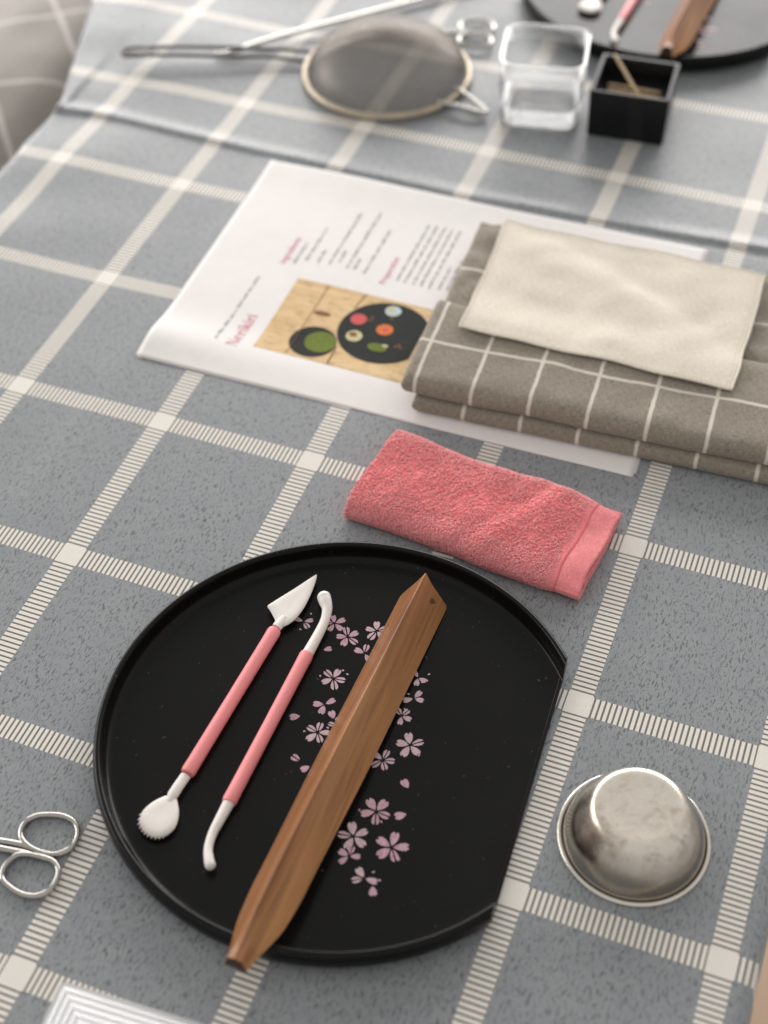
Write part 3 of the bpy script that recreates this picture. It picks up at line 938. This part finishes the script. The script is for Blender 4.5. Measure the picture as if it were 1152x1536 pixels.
# ------------------------------------------------------------------ pink terry towel
towel = thing("terry_towel", (28.3, -0.9, 0), math.radians(-6.2), "pink terry face towel folded into a strip behind the foreground tray", "towel")
TW0, TW1 = -6.55, 6.55
def towel_prof(x):
    """spiral (y, z) section of the folded towel at x; flattens out towards the hem"""
    h = 1.22 - 0.28 * max(0, (x - 3.0) / 3.5)
    wv = 0.10 * math.sin(x * 1.15 + .6)
    b = 3.0 + 0.10 * math.sin(x * .7) + .12 * max(0, (x - 3) / 3.5)
    pts = [(b - .35, .22), (1.5, .18), (-1.2, .18), (-b + .35, .22), (-b - .02, .42), (-b + .02, .80), (-b + .45, h - .04 + wv * .5), (-1.2, h + .06 + wv), (1.0, h + .02 - wv), (b - .55, h - .05),
           (b - .05, h - .30), (b - .02, .62 + .05), (b - .45, .50), (.8, .56), (-1.2, .58), (-b + .8, .56)]
    return pts
NXT, NPT = 110, 120
V, UVm = [], []
for i in range(NXT):
    x = TW0 + (TW1 - TW0) * i / (NXT - 1)
    P = spline(towel_prof(x), NPT)
    s_ = 0
    for j, p in enumerate(P):
        if j: s_ += np.linalg.norm(P[j] - P[j - 1])
        top_ = 1.0 if p[1] > .75 else 0.0
        z = p[1] + top_ * (0.16 * wav(x, p[0], 1.1, .42) + .07 * wav(x, p[0], 6.6, 1.0) - .10 * math.exp(-((x - 1.3 - .5 * p[0]) / .5) ** 2) + .08 * math.exp(-((x - 2.2 - .5 * p[0]) / .6) ** 2))
        y = p[0] + .10 * wav(x, p[1], 3.3, .4)
        xx = x + .10 * wav(y, p[1], 2.0, .6) * (1 if abs(x) > 5 else 0)
        V.append((xx, y, z)); UVm.append((x, s_))
TV = V
hem_i = int(NXT * (1 - 1.35 / (TW1 - TW0)))
Fall = [tuple(reversed(f)) for f in grid((NXT, NPT))]
body = [f for f in Fall if min(f) // NPT < hem_i]
hemf = [f for f in Fall if min(f) // NPT >= hem_i]
def sub(faces):
    used = sorted({i for f in faces for i in f}); mp = {k: n for n, k in enumerate(used)}
    return [V[k] for k in used], [tuple(mp[i] for i in f) for f in faces], [UVm[k] for k in used]
bv_, bf_, bu_ = sub(body)
tbd = obj("towel_body", bv_, bf_, 'pinkbase', towel, bu_)
md = tbd.modifiers.new("thickness", 'SOLIDIFY'); md.thickness = 0.0022; md.offset = 0
hv_, hf_, hu_ = sub(hemf)
th = obj("woven_hem", hv_, hf_, 'pinkhem', towel, hu_)
md = th.modifiers.new("thickness", 'SOLIDIFY'); md.thickness = 0.0016; md.offset = 0
# terry loops: short bent yarns standing on the outer faces
VA = np.array(TV).reshape(NXT, NPT, 3)
du = np.gradient(VA, axis=0); dv = np.gradient(VA, axis=1)
NRM = np.cross(dv, du); NRM /= np.linalg.norm(NRM, axis=2, keepdims=True) + 1e-9
rs = np.random.RandomState(5)
NT_ = 30000
jmax = int(NPT * 0.735)
ii = np.minimum(rs.uniform(0, hem_i - 0.2, NT_), hem_i - 0.2 - np.abs(rs.normal(0, 2.6, NT_)))
ii = np.maximum(ii, 0); jj = rs.uniform(0, jmax, NT_)
i0 = ii.astype(int); j0 = jj.astype(int); fi = (ii - i0)[:, None]; fj = (jj - j0)[:, None]
i1 = np.minimum(i0 + 1, NXT - 1); j1 = np.minimum(j0 + 1, NPT - 1)
pos = (VA[i0, j0] * (1 - fi) + VA[i1, j0] * fi) * (1 - fj) + (VA[i0, j1] * (1 - fi) + VA[i1, j1] * fi) * fj
nrm = NRM[i0, j0]
if nrm[(VA[i0, j0][:, 2] > .95)][:, 2].mean() < 0: nrm = -nrm
tg = rs.normal(size=(NT_, 3)); tg -= (tg * nrm).sum(1, keepdims=True) * nrm; tg /= np.linalg.norm(tg, axis=1, keepdims=True)
tg = tg * .5 + np.array((0.9, .25, 0)) * rs.choice([-1, 1], (NT_, 1)) * .6
tg /= np.linalg.norm(tg, axis=1, keepdims=True) + 1e-9
sd = np.cross(nrm, tg)
ht = rs.uniform(.09, .18, (NT_, 1)) * np.clip((hem_i - ii[:, None]) / 9.0 + .35, .35, 1); wd = rs.uniform(.024, .038, (NT_, 1)); ln = rs.uniform(.06, .13, (NT_, 1))
base0 = pos + nrm * .02
loop = [(-1.0, 0.0), (-.75, .75), (0.0, 1.0), (.75, .70), (.95, .1)]
VV = []
for (a, h) in loop:
    c = base0 + tg * (a * ln) + nrm * (h * ht)
    VV.append(c + sd * wd); VV.append(c + nrm * wd * .9 + tg * 0); VV.append(c - sd * wd)
VV = np.stack(VV, 1).reshape(-1, 3)
FF = []
nb = len(loop) * 3
q = []
for k in range(len(loop) - 1):
    a = k * 3
    q += [(a, a + 1, a + 4, a + 3), (a + 1, a + 2, a + 5, a + 4)]
q = np.array(q)
FF = (q[None, :, :] + (np.arange(NT_) * nb)[:, None, None]).reshape(-1, 4)
me = bpy.data.meshes.new("terry_pile")
me.vertices.add(len(VV)); me.vertices.foreach_set("co", (VV * S).astype(np.float32).ravel())
me.loops.add(FF.size); me.loops.foreach_set("vertex_index", FF.astype(np.int32).ravel())
me.polygons.add(len(FF)); me.polygons.foreach_set("loop_start", np.arange(0, FF.size, 4, dtype=np.int32)); me.polygons.foreach_set("loop_total", np.full(len(FF), 4, dtype=np.int32))
me.polygons.foreach_set("use_smooth", np.ones(len(FF), dtype=bool))
me.update(calc_edges=True); me.validate()
me.materials.append(MAT['pinkterry'])
pile = bpy.data.objects.new("terry_pile", me); col.objects.link(pile); pile.parent = towel; tag(pile, kind="stuff")

# ------------------------------------------------------------------ metal mould upside down
bowl = thing("metal_mould", (40.35, -16.62, 0), 0.3, "small shiny metal cup mould turned upside down right of the tray", "mould")
bp = [(3.30, .05), (3.36, .10), (3.38, .17), (3.35, .24), (3.27, .275), (3.19, .25), (3.135, .20), (3.10, .20)]
wall = spline([(3.13, .20), (3.07, .45), (2.92, .92), (2.70, 1.40), (2.41, 1.90), (2.20, 2.27), (2.09, 2.44), (1.98, 2.55), (1.85, 2.605), (1.68, 2.62)], 40)
prof = [tuple(p) for p in wall] + [(1.5, 2.615), (1.35, 2.60), (1.0, 2.59), (.5, 2.588), (.12, 2.588), (0.02, 2.588)]
v, f = lathe(prof, 128); f.append(tuple((len(prof) - 1) * 128 + k for k in range(128)))
o = obj("mould_body", v, f, 'bowl', bowl, angle=60)
md = o.modifiers.new("thickness", 'SOLIDIFY'); md.thickness = 0.0007; md.offset = -1
rp = [(3.255 + .115 * math.cos(a), .135 + .115 * math.sin(a)) for a in np.linspace(0, 2 * math.pi, 17)]
v, f = lathe(rp, 128)
obj("rolled_rim", v, f, 'rimmetal', bowl)

# ------------------------------------------------------------------ scissors
sc_ = thing("scissors", (16.3, -26.6, 0), 0, "silver scissors with two finger rings entering at the lower left of the table", "scissors", "silver scissors")
def so(pts): return [(p[0] - 16.3, p[1] + 26.6) for p in pts]
ring1 = so([(15.18, -26.06), (14.95, -25.73), (14.92, -25.23), (15.22, -24.83), (15.7, -24.59), (16.31, -24.43), (16.88, -24.5), (17.29, -24.82), (17.46, -25.26), (17.44, -25.68), (17.2, -26.04), (16.83, -26.29), (16.22, -26.36), (15.66, -26.29)])
ring2 = so([(15.32, -27.99), (15.2, -27.5), (15.35, -26.95), (15.68, -26.72), (16.26, -26.60), (16.99, -26.57), (17.42, -26.82), (17.59, -27.15), (17.63, -27.58), (17.52, -27.97), (17.19, -28.29), (16.76, -28.42), (16.24, -28.4), (15.63, -28.23)])
def half(ring, shank, zz, blade):
    pr = [(p[0], p[1], zz) for p in spline(ring, 72, closed=True)]
    parts = [sweep(pr, .132, seg=12, closed=True, flat=1.15)]
    sp = spline(shank, 24)
    parts.append(sweep([(p[0], p[1], p[2]) for p in sp], [p[3] for p in sp], seg=12, flat=.9))
    b = slab(blade, .12 if zz < .22 else .235, .23 if zz < .22 else .345, .03)
    return join(parts + [b])
sh1 = [(.1, .25, .20, .10), (-.5, .26, .20, .12), (-1.0, .28, .20, .14), (-1.96, .12, .20, .15), (-3.4, -.22, .20, .19), (-5.0, -.72, .20, .24)]
sh2 = [(.4, 0.0, .24, .10), (-.1, -.0, .24, .12), (-.77, -.06, .24, .13), (-1.76, -.22, .24, .15), (-3.4, -.42, .26, .19), (-5.0, -.55, .27, .24)]
v, f = half(ring1, sh1, .20, [(-4.6, -.45), (-4.9, -.95), (-6.4, -1.25), (-9.7, -1.55), (-6.4, -.75)])
obj("blade", v, f, 'steel', sc_, angle=45)
v, f = half(ring2, sh2, .24, [(-4.6, -.80), (-6.4, -1.0), (-9.7, -.95), (-6.4, -.45), (-4.9, -.28)][::-1] if False else [(-4.9, -.28), (-6.4, -.45), (-9.7, -.95), (-6.4, -1.0), (-4.6, -.80)])
obj("blade", v, f, 'steel', sc_, angle=45)
v, f = lathe([(.22, .33), (.22, .40), (.16, .44), (.001, .45)], 20)
obj("rivet", [(a - 5.1, b - .63, c) for a, b, c in v], f, 'steel', sc_)

# ------------------------------------------------------------------ clear plastic containers
def rrect(w_, d, r, n=7):
    P = []
    for cx, cy, a0 in [(w_ / 2 - r, d / 2 - r, 0), (-w_ / 2 + r, d / 2 - r, 90), (-w_ / 2 + r, -d / 2 + r, 180), (w_ / 2 - r, -d / 2 + r, 270)]:
        for k in range(n):
            a = math.radians(a0 + 90 * k / (n - 1))
            P.append((cx + r * math.cos(a), cy + r * math.sin(a)))
    return P
def container(parent, w_, d, prof, r, mat, th=.05, name="plastic_shell"):
    vs = []
    for ins, z in prof:
        rr = max(.08, r - ins * .6)
        for p in rrect(w_ - 2 * ins, d - 2 * ins, rr): vs.append((*p, z))
    n = 28
    f = grid((len(prof), n), closed_v=True)
    f.append(tuple(reversed(range(n))) if prof[-1][0] < prof[0][0] else tuple((len(prof) - 1) * n + k for k in range(n)))
    o = obj(name, vs, f if prof[-1][0] < prof[0][0] else f, mat, parent, angle=25)
    bm = bmesh.new(); bm.from_mesh(o.data); bmesh.ops.recalc_face_normals(bm, faces=bm.faces[:]); bm.to_mesh(o.data); bm.free()
    md = o.modifiers.new("thickness", 'SOLIDIFY'); md.thickness = th * S; md.offset = -1
    return o
c1 = thing("plastic_container", (26.5, -35.55, 0), math.radians(3.5), "clear plastic lid with stepped ridges at the bottom edge near the foreground scissors", "container", "clear plastic containers")
steps = [(-.12, .03), (-.12, .07), (.06, .09)]
z = .09
for k in range(5):                       # terraces rising inwards
    i_ = .06 + k * .38
    steps += [(i_ + .03, z + .12), (i_ + .06, z + .15), (i_ + .28, z + .27), (i_ + .38, z + .28)]
    z += .26
steps += [(2.1, z + .02)]
container(c1, 12.2, 9.2, steps, .2, 'glossy', .04)
c2 = thing("plastic_container", (20.0, 37.75, 0), math.radians(10.5), "clear plastic cup with ribbed walls standing beside the black box", "container", "clear plastic containers")
pr = [(.30, .05), (.22, .10)]
for k in range(5):
    z = .18 + k * .26
    pr += [(.34, z), (.04, z + .07), (.04, z + .14), (.34, z + .20)]
pr += [(.12, 1.6), (-.02, 2.2), (-.10, 2.8), (-.08, 3.4)]
for k in range(4):
    z = 3.75 + k * .28
    pr += [(.02, z), (-.16, z + .06), (-.16, z + .14), (.02, z + .20)]
pr += [(-.05, 4.98), (-.22, 5.03), (-.25, 4.95)]
container(c2, 5.4, 5.2, pr, .9, 'frosted', .06)

# ------------------------------------------------------------------ strainer turned upside down
sr = thing("wire_strainer", (8.2, 38.35, 0), math.radians(0), "round wire strainer lying upside down with its handle pointing left", "strainer")
seg, rings_ = 96, 34
V, UVm = [], []
HD = 3.45
for i in range(rings_):
    t = i / (rings_ - 1)
    a = t * math.pi / 2
    r = 5.75 * math.cos(a) ** 1.12 if i < rings_ - 1 else 0.02
    z = .35 + HD * math.sin(a) ** 1.0
    for k in range(seg):
        b = 2 * math.pi * k / seg
        rr = r * (1 + .012 * math.sin(3 * b + 1) * math.sin(a * 2))
        V.append((rr * math.cos(b), rr * math.sin(b), z)); UVm.append((b / 6.283 * 36.0, t * 9.0))
# close the seam of the UVs by keeping the ring open
V2, U2 = [], []
for i in range(rings_):
    for k in range(seg + 1):
        V2.append(V[i * seg + k % seg]); U2.append((k / seg * 36.0, UVm[i * seg][1]))
obj("gauze_dome", V2, grid((rings_, seg + 1)), 'gauze', sr, U2)
rp = [(5.95 + .24 * math.cos(a), .30 + .26 * math.sin(a)) for a in np.linspace(0, 2 * math.pi, 15)]
obj("rim", *lathe(rp, 96), 'rim', sr)
bandp = [(5.15, 2.05), (5.10, 2.12), (5.02, 2.17), (4.95, 2.12)]
hv = []
for dy in (-.62, .62):
    hp = spline([(-5.75, dy, .35), (-8.5, dy * .95 - .7, .5), (-12.0, dy * 1.0 - 2.1, .7), (-15.0, dy * .95 - 3.2, .8), (-17.6, dy * .8 - 4.2, .8)], 30)
    hv.append(sweep([tuple(p) for p in hp], .16, seg=10))
lp = spline([(-17.6, -.5 - 4.2, .8), (-18.5, -.55 - 4.6, .8), (-19.05, -4.65, .8), (-18.5, .45 - 4.5, .8), (-17.6, .5 - 4.2, .8)], 20)
hv.append(sweep([tuple(p) for p in lp], .17, seg=10))
obj("handle", *join(hv), 'darksteel', sr)
plate = slab([(-18.7, -5.0), (-16.9, -4.75), (-16.9, -3.7), (-18.7, -4.15)], .72, .86, .04)
obj("handle_plate", *plate, 'darksteel', sr, angle=40)
hk = spline([(4.6, -2.9, .45), (6.2, -2.95, .55), (7.9, -3.05, .45), (8.45, -2.75, .35), (7.9, -2.3, .45), (6.2, -1.2, .55), (5.3, -.6, .45)], 40)
obj("rest_hook", *sweep([tuple(p) for p in hk], .17, seg=10), 'steel', sr)

# ------------------------------------------------------------------ black box with picks
bx = thing("pick_box", (26.25, 38.45, 0), math.radians(4.5), "small square black open box holding wooden picks, behind the folded apron", "box")
def ring_box(hw, hd, z): return [(-hw, -hd, z), (hw, -hd, z), (hw, hd, z), (-hw, hd, z)]
def boxring(hw, hd, z, r=.18):
    return [(*p, z) for p in rrect(2 * hw, 2 * hd, r, 4)]
rg = [boxring(2.55, 2.35, 0), boxring(2.62, 2.42, .10), boxring(2.70, 2.52, 3.35), boxring(2.68, 2.50, 3.45), boxring(2.58, 2.40, 3.47), boxring(2.42, 2.24, 3.45), boxring(2.38, 2.20, 3.38), boxring(2.32, 2.13, 2.15), boxring(2.2, 2.0, 2.10)]
v = [p for r_ in rg for p in r_]
f = grid((len(rg), 16), closed_v=True); f.append(tuple(reversed(range(16)))); f.append(tuple((len(rg) - 1) * 16 + k for k in range(16)))
obj("box_body", v, f, 'blackbox', bx, angle=35)
bx.children[0].name = "box_body"
def pick(p0, p1, label, r=.13):
    a, b = Vector(p0), Vector(p1)
    t = thing("wooden_pick", tuple(a), 0, label, "pick", "wooden picks in the black box")
    d = b - a
    path = [d * k for k in (0, .02, .06, .5, .96, 1.0)]
    v, f = sweep([tuple(p) for p in path], [r * .5, r * .85, r, r, r * .9, r * .55], seg=8, flat=.75)
    obj("shaft", v, f, 'pick', t, angle=40)
pick((27.25, 37.0, 2.45), (24.25, 40.35, 3.75), "pale wooden pick leaning out over the back corner of the black box", .15)
for x0, y0, x1, y1, which in [(24.5, 36.85, 28.3, 37.1, "lying level against the near wall inside the black box"),
                              (24.4, 37.25, 28.2, 37.45, "lying level, second from the near wall inside the black box"),
                              (24.5, 37.75, 28.1, 37.8, "lying level in the middle of the row inside the black box"),
                              (24.4, 38.3, 28.2, 38.35, "lying level, second from the far wall inside the black box"),
                              (24.3, 38.95, 28.0, 39.05, "lying level nearest the far wall inside the black box")]:
    pick((x0, y0, 2.24), (x1, y1, 2.24), "short pale wooden pick " + which, .15)

# ------------------------------------------------------------------ far set: same tray and tools laid out for the next place
copy_thing(tray, (24.6, 56.4, 0), TR, "black half-moon tray with blossom print at the far right end of the table")
copy_thing(stick, (27.33 + .15, -7.25 + 73.3, 0.36), 0, "three-sided brown wooden stick lying on the far tray behind the black box")
copy_thing(tool1, (21.0 - .35, -16.3 + 75.0, 0.36), math.radians(-4), "pink and white shell-ended tool lying on the far tray, leftmost there")
copy_thing(tool2, (23.18 - .5, -17.0 + 71.9, 0.36), math.radians(-2), "pink tool with curved ball tip on the far tray beside its stick")
copy_thing(sc_, (12.6, 45.6, 0), math.radians(8), "blurred silver scissors lying behind the strainer")
rod = thing("silver_rod", (-4.8, 36.6, .2), 0, "long thin silver rod lying slanted behind the strainer handle", "rod")
rp_ = spline([(0, 0, .02), (1.2, .6, .05), (4.0, 4.0, .1), (12.6, 13.3, .1), (17.0, 18.0, .1)], 30)
v, f = sweep([tuple(p) for p in rp_], [.10 + .22 * min(1, i / 9) for i in range(30)], seg=10, flat=.5)
obj("rod_shaft", v, f, 'steel', rod)
